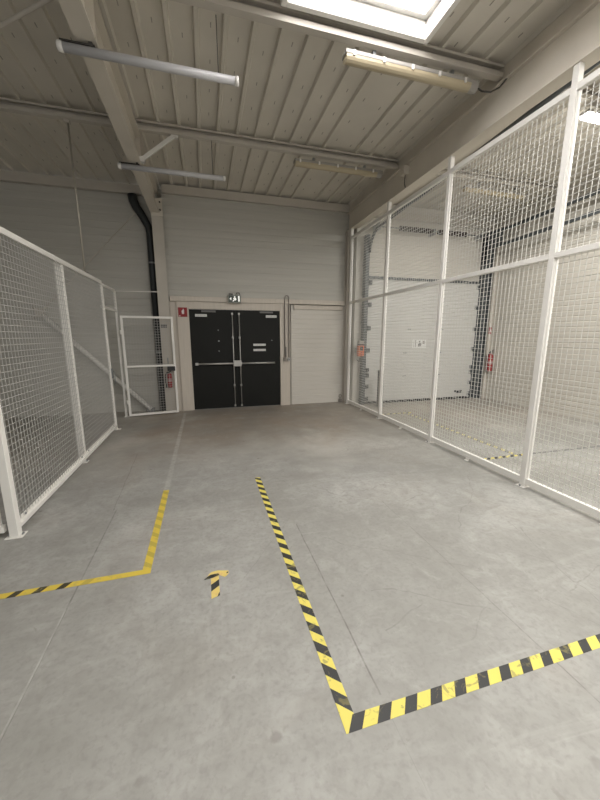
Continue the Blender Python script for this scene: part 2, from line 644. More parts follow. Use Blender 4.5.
# door surround, lintel, little end boards
m = MB()
m.box(-.50, -.27, YB - .05, YB + .1, 0, 2.20)
m.box(1.58, 1.80, YB - .05, YB + .1, 0, 2.20)
m.box(-.27, 1.58, YB - .05, YB + .1, 2.06, 2.20)
struct(m.build('trim_1', 'trim', bevel=.004))
m = MB()
m.box(-.61, 3.05, YB - .065, YB - .002, 2.205, 2.30)
struct(m.build('trim_2', 'trim', bevel=.004))
m = MB()
m.box(1.90, 3.04, YB - .03, YB, 2.10, 2.19)
m.box(1.90, 1.925, YB - .035, YB, 2.085, 2.20)
struct(m.build('trim_3', 'trim', bevel=.003))
struct(MB().box(-.62, 3.05, YB - .012, YB, 4.08, 4.12).build('trim_4', 'clad'))

# roof steel -------------------------------------------------------


def i_profile(c, z0, z1, w=.2, tf=.014, tw=.012):
    return [(c - w / 2, z0), (c + w / 2, z0), (c + w / 2, z0 + tf), (c + tw / 2, z0 + tf), (c + tw / 2, z1 - tf), (c + w / 2, z1 - tf),
            (c + w / 2, z1), (c - w / 2, z1), (c - w / 2, z1 - tf), (c - tw / 2, z1 - tf), (c - tw / 2, z0 + tf), (c - w / 2, z0 + tf)]


b = thing('roof_beam', 'long cream steel beam running overhead to the column left of the black doors', 'beam', (-.72, 7.34, 3.75), 'steel roof beams')
m = MB()
m.prism(i_profile(-.757, 3.75, 4.155, w=.15), 'y', Y0, 7.36)
m.build('girder', 'beam', b)
m = MB()
m.box(-.82, -.62, 7.13, 7.145, 3.70, 4.0)
for z in (3.80, 3.93):
    for s in (-1, 1):
        m.tube([(-.72 + s * .06, 7.10, z), (-.72 + s * .06, 7.14, z)], .014, 6, 1)
m.build('bolt_plate', ['beam', 'boltdark'], b)
m = MB()
for y in (5.4, 3.41):
    m.box(-.75, -.69, y - .006, y + .006, 3.765, 4.10)
m.build('stiffener', 'beam', b)
b = thing('roof_beam', 'deep beige steel beam above the tall mesh partition', 'beam', (3.2, 7.34, 3.75), 'steel roof beams')
m = MB()
m.prism(i_profile(3.16, 3.75, 4.115, w=.16), 'y', Y0, 7.36)
m.build('girder', 'beam', b)
m = MB()
m.box(3.12, 3.14, Y0, 7.2, 3.79, 4.268)
m.build('fascia_plate', 'beam', b)


def purlin(yc, x0, x1, label, z0=4.155, dip=.112):
    m = MB()
    a, b, t, z1 = yc - .035, yc + .035, .010, z0 + dip
    m.prism([(a, z0), (b, z0), (b, z1), (a, z1), (a, z1 - .022), (a + .006, z1 - .022), (a + .006, z1 - t), (b - t, z1 - t), (b - t, z0 + t), (a + .006, z0 + t), (a + .006, z0 + .045), (a, z0 + .045)], 'x', x0, x1)
    o = m.build('roof_purlin', 'steel')
    return tag(o, label, 'purlin', 'steel roof purlins')


purlin(5.31, X0, 3.11, 'long cream roof purlin crossing between the skylight and the end wall')
purlin(3.34, X0, 3.11, 'long cream roof purlin along the far edge of the skylight')
purlin(5.31, 3.25, XR, 'roof purlin of the caged bay, the one nearer its sectional door')
purlin(3.34, 3.25, XR, 'roof purlin of the caged bay, farther from its sectional door')
m = MB().box(X0, -.83, YL - .09, YL, 4.12, 4.268)
tag(m.build('wall_rail', 'steel'), 'cream steel rail along the top of the wall behind the left cage', 'rail', 'wall head rails')
m = MB().box(-.61, 3.12, YB - .07, YB, 4.125, 4.268)
tag(m.build('wall_rail', 'steel'), 'cream steel rail along the top of the wall above the black doors', 'rail', 'wall head rails')
m = MB().box(3.30, XR, YR - .08, YR, 3.99, 4.12)
tag(m.build('wall_rail', 'steel'), 'cream steel rail high above the white sectional door', 'rail', 'wall head rails')


def h_column(name, label, x0, x1, y0, y1, z1, t=.014):
    c = (x0 + x1) / 2
    r = thing(name, label, 'column', (c, (y0 + y1) / 2, 0))
    m = MB()
    m.box(x0, x1, y0, y0 + t, 0, z1)
    m.box(x0, x1, y1 - t, y1, 0, z1)
    m.box(c - .006, c + .006, y0 + t, y1 - t, 0, z1)
    m.build('shaft', 'steel', r)
    return r


colL = h_column('steel_column', 'cream steel column standing left of the black double doors', -.82, -.625, 7.15, 7.36, 3.75)
m = MB().box(-.825, -.62, 7.12, 7.36, 0, .015)
for s in (-.80, -.66):
    m.tube([(s, 7.135, .015), (s, 7.135, .04)], .012, 6)
m.build('base_plate', 'zinc', colL)
dp = thing('drain_pipe', 'dark grey drain pipe beside the left steel column, bending aside under the roof', 'pipe', (-.91, 7.36, 0))
MB().tube([(-.895, 7.375, 0.01), (-.895, 7.375, 3.45), (-.91, 7.375, 3.56), (-1.0, 7.375, 3.74), (-1.10, 7.375, 3.90), (-1.14, 7.375, 4.0), (-1.15, 7.375, 4.10)], [.066, .066, .066, .072, .078, .08, .08], 18).build('pipe', 'pipe', dp)
for z in (1.2, 2.9):
    MB().tube([(-.895, 7.375, z), (-.895, 7.375, z + .03)], .074, 18).build('pipe_clamp', 'zinc', dp)
# narrow panel between column and door frame
struct(MB().box(-.625, -.50, YB - .02, YB, 0, 2.205).build('trim_5', 'trim'))
colM = h_column('steel_column', 'cream steel column in the corner between end wall and tall mesh partition', 3.06, 3.19, 7.10, 7.25, 3.75)
colR = thing('steel_column', 'narrow cream column at the far right corner, behind the hanging extinguisher', 'column', (6.66, 6.80, 0))
MB().box(6.62, 6.72, 6.72, 6.94, 0, 3.99).build('shaft', 'steel', colR, bevel=.005)

# ================================================================ RIGHT PARTITION
PX = 3.12
ys = [7.03, 5.53, 4.03, 2.51, .98]
where = ['beside the corner column', 'in front of the grey bollard', 'between the sectional door and the extinguisher as seen through the mesh', 'with a dark bolt at its foot, nearest in view', 'past the near end of the view']
PW = .055


def square_post(name, label, cat, x, y, z1, w, group, bolts=True):
    r = thing(name, label, cat, (x, y, 0), group)
    MB().box(x - w / 2, x + w / 2, y - w / 2, y + w / 2, .006, z1).build('shaft', 'white', r, bevel=.003)
    m = MB().box(x - .058, x + .058, y - .045, y + .045, 0, .006)
    for s in (-1, 1):
        m.tube([(x + s * .044, y, .006), (x + s * .052, y, .022)], .009, 6, 1)
    m.build('base_plate', ['white', 'zinc'], r)
    return r


post_labels = ['white square post of the tall partition, standing against the corner column',
               'white square post of the tall partition, just right of the orange control box',
               'white square post of the tall partition, crossing in front of the white sectional door',
               'thick white square post of the tall partition, largest one in view',
               'white square post at the near end of the tall partition']
for y, l in zip(ys, post_labels):
    r = square_post('partition_post', l, 'post', PX, y, 3.75, PW, 'posts of the tall mesh partition')


def wire_grid(mb, ax, c, u0, u1, z0, z1, step, d):
    """square mesh in the plane ax = c (ax 'x': spans y, ax 'y': spans x)"""
    n = max(1, round((u1 - u0) / step))
    for i in range(1, n):
        u = u0 + (u1 - u0) * i / n
        if ax == 'x':
            mb.box(c - d / 2, c + d / 2, u - d / 2, u + d / 2, z0, z1)
        else:
            mb.box(u - d / 2, u + d / 2, c - d / 2, c + d / 2, z0, z1)
    n = max(1, round((z1 - z0) / step))
    for i in range(1, n):
        z = z0 + (z1 - z0) * i / n
        if ax == 'x':
            mb.box(c + d / 2, c + d * 1.5, u0, u1, z - d / 2, z + d / 2)
        else:
            mb.box(u0, u1, c + d / 2, c + d * 1.5, z - d / 2, z + d / 2)


low_lab = ['lower mesh panel of the tall partition, with the orange control box behind it',
           'lower mesh panel of the tall partition, in front of the middle of the sectional door',
           'lower mesh panel of the tall partition, with the wall extinguisher behind it',
           'lower mesh panel of the tall partition, nearest in view and cut by the picture edge']
up_lab = ['upper mesh panel of the tall partition, next to the corner column',
          'upper mesh panel of the tall partition, in front of the dark door spring',
          'upper mesh panel of the tall partition, in front of the pair of door tracks',
          'upper mesh panel of the tall partition, with the lit lamp showing through it']
for i in range(4):
    a, b_ = ys[i + 1] + PW / 2, ys[i] - PW / 2
    r = thing('mesh_panel', low_lab[i], 'mesh panel', (PX, (a + b_) / 2, .04), 'lower panels of the tall partition')
    MB().box(PX - .02, PX + .02, a, b_, .030, .095).build('bottom_rail', 'white', r, bevel=.003)
    MB().box(PX - .027, PX + .02, a, b_, 2.225, 2.275).build('top_rail', 'white', r, bevel=.003)
    for q in (a, b_ - .018):
        MB().box(PX - .008, PX + .012, q, q + .018, .095, 2.225).build('side_frame', 'white', r)
    m = MB()
    wire_grid(m, 'x', PX, a + .018, b_ - .018, .095, 2.225, .05, .0044)
    m.build('wire_mesh', 'wire', r)
    m = MB()
    m.box(PX - .05, PX - .021, (a + b_) / 2 - .025, (a + b_) / 2 + .025, .0, .006)
    m.box(PX - .026, PX - .020, (a + b_) / 2 - .025, (a + b_) / 2 + .025, .0, .06)
    m.build('floor_bracket', 'white', r)
    r = thing('mesh_panel', up_lab[i], 'mesh panel', (PX, (a + b_) / 2, 2.29), 'upper panels of the tall partition')
    MB().box(PX - .027, PX + .02, a, b_, 3.545, 3.60).build('top_rail', 'white', r, bevel=.003)
    for q in (a, b_ - .018):
        MB().box(PX - .008, PX + .012, q, q + .018, 2.277, 3.545).build('side_frame', 'white', r)
    m = MB()
    wire_grid(m, 'x', PX, a + .018, b_ - .018, 2.277, 3.545, .05, .0044)
    m.build('wire_mesh', 'wire', r)

# ================================================================ LEFT CAGE
LX = -1.52
cage_posts = [(2.88, 'white square corner post of the left cage, cut by the left picture edge'),
              (4.50, 'white square post in the middle of the left cage side')]
for y, l in cage_posts:
    square_post('cage_post', l, 'post', LX + (.03 if y < 3 else 0), y, 2.33, .06, 'square posts of the left cage')
r = thing('cage_post', 'slim white cage post with a hanging latch, near side of the doorway', 'post', (LX + .04, 6.0, 0))
MB().box(LX + .018, LX + .056, 5.983, 6.02, .006, 2.33).build('shaft', 'white', r, bevel=.003)
MB().box(LX + .0, LX + .10, 5.985, 6.07, 0, .006).build('base_plate', 'white', r)
m = MB()
m.box(LX + .056, LX + .08, 5.985, 6.02, .86, 1.02)
m.tube([(LX + .08, 6.0, .98), (LX + .10, 6.0, .96), (LX + .10, 6.0, .80), (LX + .085, 6.0, .76)], .007, 6)
m.build('latch', 'zinc', r)
r = thing('cage_post', 'slim white cage post at the wall end, carrying the gate hinges', 'post', (LX, 6.97, 0))
MB().box(LX - .018, LX + .018, 6.95, 6.99, .006, 2.33).build('shaft', 'white', r, bevel=.003)
MB().box(LX - .04, LX + .06, 6.93, 7.01, 0, .006).build('base_plate', 'white', r)

lab = {0: 'white framed wire mesh panel of the left cage, largest, from corner post to middle post',
       1: 'white framed wire mesh panel of the left cage, between middle post and doorway'}
for i, (a, b_) in enumerate(((2.915, 4.498), (4.502, 5.979))):
    r = thing('mesh_panel', lab[i], 'mesh panel', (LX + .03, (a + b_) / 2, .05), 'side panels of the left cage')
    m = MB().box(LX + .031, LX + .056, a, b_, .05, .085)
    m.box(LX + .031, LX + .036, a, b_, .085, .125)
    m.build('bottom_rail', 'white', r, bevel=.002)
    MB().box(LX + .031, LX + .056, a, b_, 2.31, 2.36).build('top_rail', 'white', r, bevel=.003)
    for q in (a, b_ - .012):
        MB().box(LX + .031, LX + .044, q, q + .012, .125, 2.31).build('side_frame', 'white', r)
    m = MB()
    wire_grid(m, 'x', LX + .037, a, b_, .10, 2.32, .05, .0042)
    m.build('wire_mesh', 'lwire', r)
    for yy in ((a + .12), (b_ - .12)):
        MB().tube([(LX + .034, yy, .107), (LX + .044, yy, .107)], .010, 8).build('bolt', 'zinc', r)
r = thing('mesh_panel', 'small header panel over the open doorway of the left cage', 'mesh panel', (LX, 6.5, 1.98))
m = MB()
m.box(LX - .015, LX + .018, 6.025, 6.945, 2.31, 2.35)
m.box(LX - .015, LX + .018, 6.025, 6.945, 1.965, 2.0)
m.build('frame', 'white', r, bevel=.002)
m = MB()
wire_grid(m, 'x', LX + .005, 6.025, 6.945, 2.0, 2.31, .05, .004)
m.build('wire_mesh', 'lwire', r)
# front of the cage, running away to the left from the corner post
r = thing('mesh_panel', 'front mesh panel of the left cage, only its edge showing left of the corner post', 'mesh panel', (-2.3, 2.88, .05))
MB().box(-3.118, -1.552, 2.86, 2.90, .045, .10).build('bottom_rail', 'white', r, bevel=.002)
MB().box(-3.118, -1.552, 2.85, 2.91, 2.27, 2.32).build('top_rail', 'white', r, bevel=.002)
MB().box(-1.585, -1.57, 2.87, 2.89, .10, 2.27).build('side_frame', 'white', r)
m = MB()
wire_grid(m, 'y', 2.88, -3.118, -1.585, .10, 2.27, .05, .004)
m.build('wire_mesh', 'lwire', r)
square_post('cage_post', 'white square post at the far left end of the left cage front', 'post', -3.15, 2.88, 2.33, .06, 'square posts of the left cage')
# tie rod from the cage corner to the column
m = MB().tube([(LX, 6.99, 2.33), (-.80, 7.155, 2.36)], .009, 8)
tag(m.build('tie_rod', 'white'), 'thin white tie rod from the left cage corner to the steel column', 'rod')

# gate, standing open against the column
g = thing('cage_gate', 'white framed wire mesh gate standing open in front of the steel column', 'gate', (-1.46, 6.88, .02))
gx0, gy0, gx1, gy1 = -1.45, 6.88, -.565, 7.02
gd = Vector((gx1 - gx0, gy1 - gy0, 0)); gl = gd.length; gd.normalize()


def gp(u, z, o=0.0):
    return (gx0 + gd.x * u - gd.y * o, gy0 + gd.y * u + gd.x * o, z)


m = MB()
for u in (.02, gl - .02):
    m.beam(gp(u, .025), gp(u, 1.895), .04, .03, 0, (gd.y, -gd.x, 0))
for z, h in ((.045, .04), (1.875, .04)):
    m.beam(gp(.04, z), gp(gl - .04, z), .03, h)
m.build('gate_frame', 'white', g)
m = MB().beam(gp(.04, .97), gp(gl - .04, .97), .03, .035)
m.build('cross_rail', 'white', g)
m = MB()
n = 17
for i in range(1, n):
    u = .04 + (gl - .08) * i / n
    m.beam(gp(u, .065), gp(u, 1.855), .0045, .0045)
n = 36
for i in range(1, n):
    z = .065 + 1.79 * i / n
    m.beam(gp(.04, z, .005), gp(gl - .04, z, .005), .0045, .0045)
m.build('wire_mesh', 'lwire', g)
m = MB()
m.beam(gp(gl - .16, .905, -.02), gp(gl - .02, .905, -.02), .05, .085)
m.build('lock_case', 'black', g, bevel=.004)
m = MB()
m.beam(gp(gl - .14, 1.0, -.015), gp(gl - .14, 1.12, -.015), .02, .02)
m.build('pull_handle', 'zinc', g)
for z in (.3, 1.6):
    m = MB()
    m.tube([(gx0 - .012, gy0 - .005, z - .04), (gx0 - .012, gy0 - .005, z + .04)], .014, 8)
    m.beam((gx0 - .012, gy0, z), (LX + .028, 6.95, z), .01, .03)
    m.build('hinge', 'white', g)

# ================================================================ WALL BRACING, HANGING ROD
br = thing('wall_brace', 'steel cross bracing with a round hub on the wall behind the left cage', 'brace', (-2.88, 7.40, 1.95))
hub = (-2.88, 7.40, 1.95)
MB().tube([(-2.84, 7.38, 1.90), (-1.13, 7.34, .05)], .045, 12).build('brace_tube', 'white', br)
MB().tube([(-1.12, 7.30, 3.76), (-2.84, 7.41, 1.99)], .008, 6).build('brace_rod', 'steel', br)
m = MB().tube([(-2.88, 7.38, 1.95), (-2.88, 7.42, 1.95)], .085, 20)
for a in (45, 135, 225, 315):
    c_, s_ = math.cos(math.radians(a)), math.sin(math.radians(a))
    m.tube([(-2.88 + c_ * .06, 7.372, 1.95 + s_ * .06), (-2.88 + c_ * .15, 7.39, 1.95 + s_ * .15)], .018, 8)
m.build('hub_plate', 'steel', br)
m = MB().box(-1.20, -1.06, 7.31, 7.40, 0, .07)
m.build('foot_plate', 'zinc', br)

hr = thing('hanging_rod', 'thin steel rod hanging from the purlin down to the left cage top rail', 'rod', (-1.49, 5.32, 2.36))
MB().tube([(-1.49, 5.32, 2.37), (-1.49, 5.32, 4.122)], .011, 8).build('rod', 'rodmetal', hr)
MB().box(-1.55, -1.45, 5.29, 5.35, 2.362, 2.372).build('foot_plate', 'conduit', hr)
m = MB().box(-1.62, -1.38, 5.265, 5.274, 4.16, 4.20)
m.box(-1.53, -1.47, 5.29, 5.35, 4.12, 4.154)
m.build('clamp', 'steel', hr)

# knee braces between beam and purlin
m = MB().beam((-.66, 5.28, 3.81), (-.25, 5.32, 4.155), .045, .045)
m.box(-.69, -.63, 5.25, 5.31, 3.766, 3.83)
m.box(-.29, -.20, 5.29, 5.355, 4.13, 4.19)  # brighter finish paints in the lit edge of the strut
tag(m.build('knee_brace', 'clear', bevel=.004), 'short strut coloured pale as if lit, from the long roof beam up to the purlin above the doors', 'brace')
m = MB().tube([(-.815, 6.0, 3.79), (-1.18, 5.45, 4.16)], .008, 6)
tag(m.build('bracing_rod', 'steel'), 'thin dark rod slanting from roof beam to purlin above the left cage', 'rod')
m = MB().tube([(-2.9, 5.05, 4.17), (-.84, 3.33, 4.03)], .016, 8)
tag(m.build('bracing_rod', 'steel'), 'slanting steel roof strut at the upper left, above the left cage', 'rod')

# ================================================================ LAMPS


def tube_lamp(label, x0, x1, y, z):
    r = thing('tube_lamp', label, 'lamp', ((x0 + x1) / 2, y, z), 'unlit hanging tube lamps')
    MB().tube([(x0 + .04, y, z), (x1 - .035, y, z)], .032, 16).build('tube', 'tubewhite', r)
    for a, b in ((x0, x0 + .04), (x1 - .035, x1)):
        MB().tube([(a, y, z), (a + .006, y, z), (b - .006, y, z), (b, y, z)], [.028, .037, .037, .028], 16).build('end_cap', 'clear', r)
    m = MB()
    m.box(x0 + .02, x0 + .26, y - .015, y + .015, z + .034, z + .046)
    m.box(x0 + .22, x0 + .245, y - .02, y + .02, z + .03, 3.752)
    m.build('bracket', 'cable', r)
    wx = x1 - .17
    MB().tube([(wx, y, z + .03), (wx, y + .03, 4.16)], .0035, 6).build('hanging_wire', 'cable', r)
    return r


tube_lamp('white tube lamp hanging nearer the viewer, upper left under the skylight purlin', -.96, .40, 3.38, 3.69)
tube_lamp('smaller looking white tube lamp hanging farther off, near the top of the column', -.96, .40, 5.27, 3.69)


def batten(name, label, x0, x1, y, z, group, lit=False):
    r = thing(name, label, 'lamp', ((x0 + x1) / 2, y, z), group)

    def half(w, z0, z1, n=8):
        return [(y + w * math.cos(math.pi * (1 + k / n)), z1 + (z1 - z0) * math.sin(math.pi * (1 + k / n)) * 1.0) for k in range(n + 1)]
    m = MB()
    m.box(x0, x1, y - .055, y + .055, z, z + .035)
    m.build('housing', 'housing', r, bevel=.006)
    m = MB()
    m.prism(half(.052, z - .055, z), 'x', x0 + .01, x1 - .09)
    m.build('diffuser', 'lamp_glow' if lit else 'diffuser', r)
    m = MB()
    m.prism(half(.054, z - .057, z), 'x', x1 - .09, x1 - .005)
    m.build('end_cap', 'housing', r)
    for i in range(5):
        x = x0 + .08 + (x1 - x0 - .25) * i / 4
        MB().box(x - .012, x + .012, y - .062, y - .048, z - .012, z + .03).build('clip', 'clear', r)
    for x in (x0 + .3, x1 - .3):
        MB().box(x - .015, x + .015, y - .02, y + .02, z + .035, 4.158).build('hanger', 'zinc', r)
    return r


batten('batten_lamp', 'closed batten lamp with yellowed cover and shiny clips, beside the skylight', 1.37, 2.84, 3.38, 4.06, 'unlit batten lamps')
batten('batten_lamp', 'closed batten lamp with yellowed cover on the purlin farther from the skylight', 1.42, 2.86, 5.37, 4.07, 'unlit batten lamps')
batten('batten_lamp', 'lit batten lamp in the caged bay, seen through the mesh at the upper right edge', 4.36, 5.7, 3.37, 4.05, 'lamps of the caged bay', True)
batten('batten_lamp', 'unlit batten lamp in the caged bay, on the purlin nearer the sectional door', 4.45, 5.85, 5.37, 4.04, 'lamps of the caged bay')

m = MB().tube([(2.84, 3.38, 4.07), (2.91, 3.36, 4.03), (2.98, 3.32, 4.01), (3.05, 3.28, 4.04), (3.10, 3.24, 4.11), (3.118, 3.23, 4.14)], .008, 8)
tag(m.build('lamp_cable', 'cable'), 'dark cable looping from the batten lamp by the skylight to the beam', 'cable')
jb = thing('junction_box', 'small beige junction box with a short hanging cable, at purlin and beam corner', 'box', (3.13, 5.02, 3.95))
MB().box(3.02, 3.119, 4.97, 5.07, 3.94, 4.06).build('box_body', 'beam', jb, bevel=.006)
MB().tube([(3.08, 5.02, 3.94), (3.075, 5.02, 3.88), (3.08, 5.03, 3.83), (3.10, 5.03, 3.77)], .007, 6).build('cable', 'cable', jb)

# ================================================================ RIGHT BAY: sectional door
SD = root_struct('door_2', (4.93, 6.85, 0))
yd = 6.86
m = MB()
pts = [(yd + .04, .05), (yd, .05)]
z = .05
while z + .078 < 2.74:
    z += .078
    pts += [(yd, z - .008), (yd + .006, z - .003), (yd + .006, z + .003), (yd, z + .008)]
pts += [(yd, 2.74), (yd + .04, 2.74)]
m.prism(pts, 'x', 3.46, 6.36)
leaf = m.build('door_leaf', 'section', SD)
MB().box(3.44, 6.38, yd - .015, yd + .045, .0, .05).build('bottom_seal', 'rubber', leaf)
MB().box(3.42, 6.40, yd - .03, yd + .045, 2.74, 2.79).build('top_seal', 'track', leaf)
for x in (3.50, 6.32):
    for z in (.12, .40, .66, .78, 1.22, 1.70, 2.2, 2.66):
        m = MB().box(x - .035, x + .035, yd - .035, yd, z - .045, z + .045)
        m.tube([(x - (.10 if x < 4 else -.10), yd - .03, z), (x, yd - .03, z)], .012, 6)
        m.build('roller_hinge', 'track', leaf)
for x, z in ((4.45, .62), (4.45, .62 + .53), (4.52, 1.68), (5.4, .62), (5.4, 1.15), (5.4, 1.68)):
    MB().box(x - .045, x + .045, yd - .012, yd, z - .012, z + .012).build('centre_hinge', 'zinc', leaf)
m = MB()
m.box(5.90, 6.12, yd - .012, yd, .17, .21)
m.box(5.94, 6.08, yd - .03, yd - .012, .15, .18)
m.build('pull_handle', 'black', leaf)
# notice with pictogram on the door
m = MB()
m.box(4.62, 4.99, yd - .004, yd, 1.26, 1.46, 0)
m.tube([(4.82, yd - .0055, 1.405), (4.82, yd - .004, 1.405)], .022, 12, 1)
m.prism([(4.78, 1.29), (4.85, 1.29), (4.865, 1.36), (4.82, 1.375), (4.775, 1.345)], 'y', yd - .0055, yd - .004, 1)
m.box(4.66, 4.675, yd - .0055, yd - .004, 1.28, 1.44, 2)
m.box(4.70, 4.715, yd - .0055, yd - .004, 1.28, 1.44, 2)
m.box(4.90, 4.96, yd - .0055, yd - .004, 1.35, 1.42, 2)
m.build('notice', ['label', 'greysign', 'housing'], leaf)

# tracks: vertical rails and the inclined overhead rails
tr = thing('door_track', 'dark steel roller track left of the sectional door, curving overhead toward the viewer', 'track', (3.40, 6.78, 0), 'sectional door tracks')
m = MB()
m.box(3.35, 3.43, 6.79, 6.82, 0, 3.60)
m.box(3.35, 3.365, 6.82, 6.93, 0, 3.60)
for z in (.06, .6, 1.2, 1.8, 2.4, 3.0):
    m.box(3.35, 3.42, 6.82, 6.94, z, z + .05)
m.build('vertical_rail', 'track', tr)
arc = []
for k in range(9):
    a = math.pi / 2 * k / 8
    arc.append((3.42, 6.78 - .40 * (1 - math.cos(a)), 3.25 + .40 * math.sin(a)))
arc += [(3.45, 5.2, 3.74), (3.48, 3.4, 3.87), (3.48, 1.8, 3.98)]
MB().tube(arc, .030, 8).build('overhead_rail', 'track', tr)
tr = thing('door_track', 'wide dark steel roller track right of the sectional door, its width taking in shade, with double overhead rails', 'track', (6.47, 6.80, 0), 'sectional door tracks')
m = MB()
m.box(6.40, 6.44, 6.74, 6.93, 0, 3.78)
m.box(6.44, 6.60, 6.80, 6.93, 0, 3.78)  # dark width also models the shade next to the track
m.box(6.56, 6.60, 6.74, 6.80, 0, 3.78)
m.build('vertical_rail', 'track', tr)
for z0, z1 in ((3.80, 3.98), (3.50, 3.64)):
    MB().beam((6.42, 6.72, z0), (6.42, 2.2, z1), .05, .06).build('overhead_rail', 'track', tr)
MB().prism([(6.93, 3.2), (6.93, 3.86), (6.35, 3.86), (6.35, 3.55), (6.6, 3.45), (6.75, 3.2)], 'x', 6.40, 6.415).build('corner_plate', 'track', tr)
sh = thing('spring_shaft', 'steel shaft with dark coil springs above the white sectional door', 'spring shaft', (4.9, 6.75, 3.78))
MB().tube([(3.46, 6.76, 3.76), (6.38, 6.76, 3.76)], .014, 10).build('shaft', 'zinc', sh)
for a, b in ((4.10, 4.86), (5.05, 5.75)):
    m = MB()
    pts = []
    n = int((b - a) / .02)
    for i in range(n * 8 + 1):
        th = 2 * math.pi * i / 8
        pts.append((a + (b - a) * i / (n * 8), 6.76 + .045 * math.cos(th), 3.76 + .045 * math.sin(th)))
    m.tube(pts, .009, 6)
    m.tube([(a - .01, 6.76, 3.76), (a + .03, 6.76, 3.76)], .05, 12)
    m.tube([(b - .03, 6.76, 3.76), (b + .02, 6.76, 3.76)], .05, 12)
    m.build('coil_spring', 'spring', sh)
for x in (3.62, 4.95, 6.2):
    MB().box(x - .02, x + .02, 6.76, 6.948, 3.70, 3.82).build('bearing_bracket', 'zinc', sh)
MB().tube([(3.50, 6.76, 3.76), (3.58, 6.76, 3.76)], .09, 16).build('cable_drum', 'zinc', sh)

bo = thing('track_guard', 'grey steel guard post standing on the floor beside the left door track', 'post', (3.67, 6.52, 0))
m = MB()
m.prism([(3.62, 6.49), (3.73, 6.49), (3.73, 6.58), (3.72, 6.58), (3.72, 6.50), (3.63, 6.50), (3.63, 6.58), (3.62, 6.58)], 'z', .008, .80)
m.build('guard', 'zinc', bo)
MB().box(3.59, 3.76, 6.46, 6.61, 0, .008).build('base_plate', 'zinc', bo)

cb = thing('control_box', 'orange door control box on the wall beside the left door track', 'control box', (3.26, 6.88, 1.25))
yc = 6.77
MB().box(3.185, 3.318, yc - .10, yc, 1.10, 1.33).build('housing', 'orange', cb, bevel=.012)
MB().box(3.195, 3.318, yc - .10, yc, 1.36, 1.43).build('upper_unit', 'housing', cb, bevel=.006)
MB().box(3.20, 3.31, yc - .08, yc, 1.33, 1.36).build('neck', 'black', cb)
MB().box(3.215, 3.285, yc - .112, yc - .10, 1.22, 1.31).build('display', 'black', cb, bevel=.004)
for z in (1.135, 1.18):
    MB().tube([(3.25, yc - .115, z), (3.25, yc - .098, z)], .014, 10).build('button', 'red', cb)
MB().tube([(3.25, yc - .05, 1.10), (3.245, yc - .05, 1.02), (3.26, yc, .98), (3.27, 6.90, 1.0), (3.27, 6.945, 1.02)], .008, 6).build('cable', 'cable', cb)
MB().box(3.22, 3.30, yc, 6.948, 1.16, 1.28).build('mounting_arm', 'zinc', cb)


# ================================================================ EXTINGUISHERS AND SIGNS
def extinguisher(label, x, y, z, h=.42, r=.068):
    e = thing('fire_extinguisher', label, 'fire extinguisher', (x, y, z))
    prof = [(0, .6), (.02, .95), (.06, 1), (.72, 1), (.80, .85), (.86, .5), (.89, .32)]
    MB().tube([(x, y, z + a * h) for a, _ in prof], [r * b for _, b in prof], 20).build('cylinder', 'red', e)
    m = MB().tube([(x, y, z + .88 * h), (x, y, z + .96 * h)], r * .28, 10)
    m.build('valve', 'zinc', e)
    m = MB()
    m.beam((x, y, z + .97 * h), (x + .085, y - .02, z + 1.05 * h), .02, .008)
    m.beam((x, y, z + .955 * h), (x + .08, y - .02, z + .95 * h), .02, .008)
    m.build('lever', 'black', e)
    m = MB().tube([(x, y - .01, z + .93 * h), (x - .045, y - .02, z + .92 * h), (x - .078, y - .02, z + .75 * h), (x - .078, y - .02, z + .3 * h), (x - .07, y - .02, z + .18 * h)], .009, 8)
    m.tube([(x - .07, y - .02, z + .18 * h), (x - .068, y - .02, z + .02 * h)], [.009, .018], 8)
    m.build('hose', 'black', e)
    m = MB()
    n = 8
    pts = []
    for k in range(n + 1):
        a = math.radians(-150 + 120 * k / n)
        pts.append((x + (r + .001) * math.cos(a), y + (r + .001) * math.sin(a)))
    for k in range(n + 1)[::-1]:
        a = math.radians(-150 + 120 * k / n)
        pts.append((x + (r - .004) * math.cos(a), y + (r - .004) * math.sin(a)))
    m.prism(pts, 'z', z + .36 * h, z + .54 * h)
    m.build('paper_label', 'greypink', e)
    MB().box(x - .02, x + .02, y + r * .9, y + r + .03, z + .6 * h, z + .75 * h).build('wall_bracket', 'zinc', e)
    return e


extinguisher('red fire extinguisher hung on the cream column behind the open gate', -.70, 7.085, .52, .33, .045)
extinguisher('red fire extinguisher hung at the far right corner, seen through the tall partition', 6.64, 6.62, .68, .50, .075)

s = thing('extinguisher_sign', 'square red fire sign with pale symbol on the door frame, left of the black doors', 'sign', (-.385, YB - .052, 1.9), 'red fire signs')
yf = YB - .05
MB().box(-.47, -.30, yf - .004, yf, 1.905, 2.085).build('plate', 'redsign', s)
m = MB()
m.prism([(-.40, 1.96), (-.36, 1.96), (-.355, 2.03), (-.37, 2.065), (-.385, 2.035), (-.405, 2.02)], 'y', yf - .006, yf - .004)
m.box(-.455, -.43, yf - .006, yf - .004, 1.915, 1.93)
m.build('symbol', 'pale', s)
s = thing('extinguisher_sign', 'small red fire sign with pale symbol on the far right column', 'sign', (6.66, 6.72, 1.6), 'red fire signs')
MB().box(6.625, 6.70, 6.715, 6.719, 1.58, 1.74).build('plate', 'redsign', s)
MB().prism([(6.65, 1.62), (6.68, 1.62), (6.685, 1.67), (6.665, 1.71), (6.645, 1.67)], 'y', 6.713, 6.715).build('symbol', 'pale', s)
s = thing('number_plate', 'small dark grey plate on the cream column above the open gate top corner', 'sign', (-.76, 7.148, 1.7))
MB().box(-.80, -.69, 7.144, 7.149, 1.69, 1.75).build('plate', 'greysign', s)
m = MB()
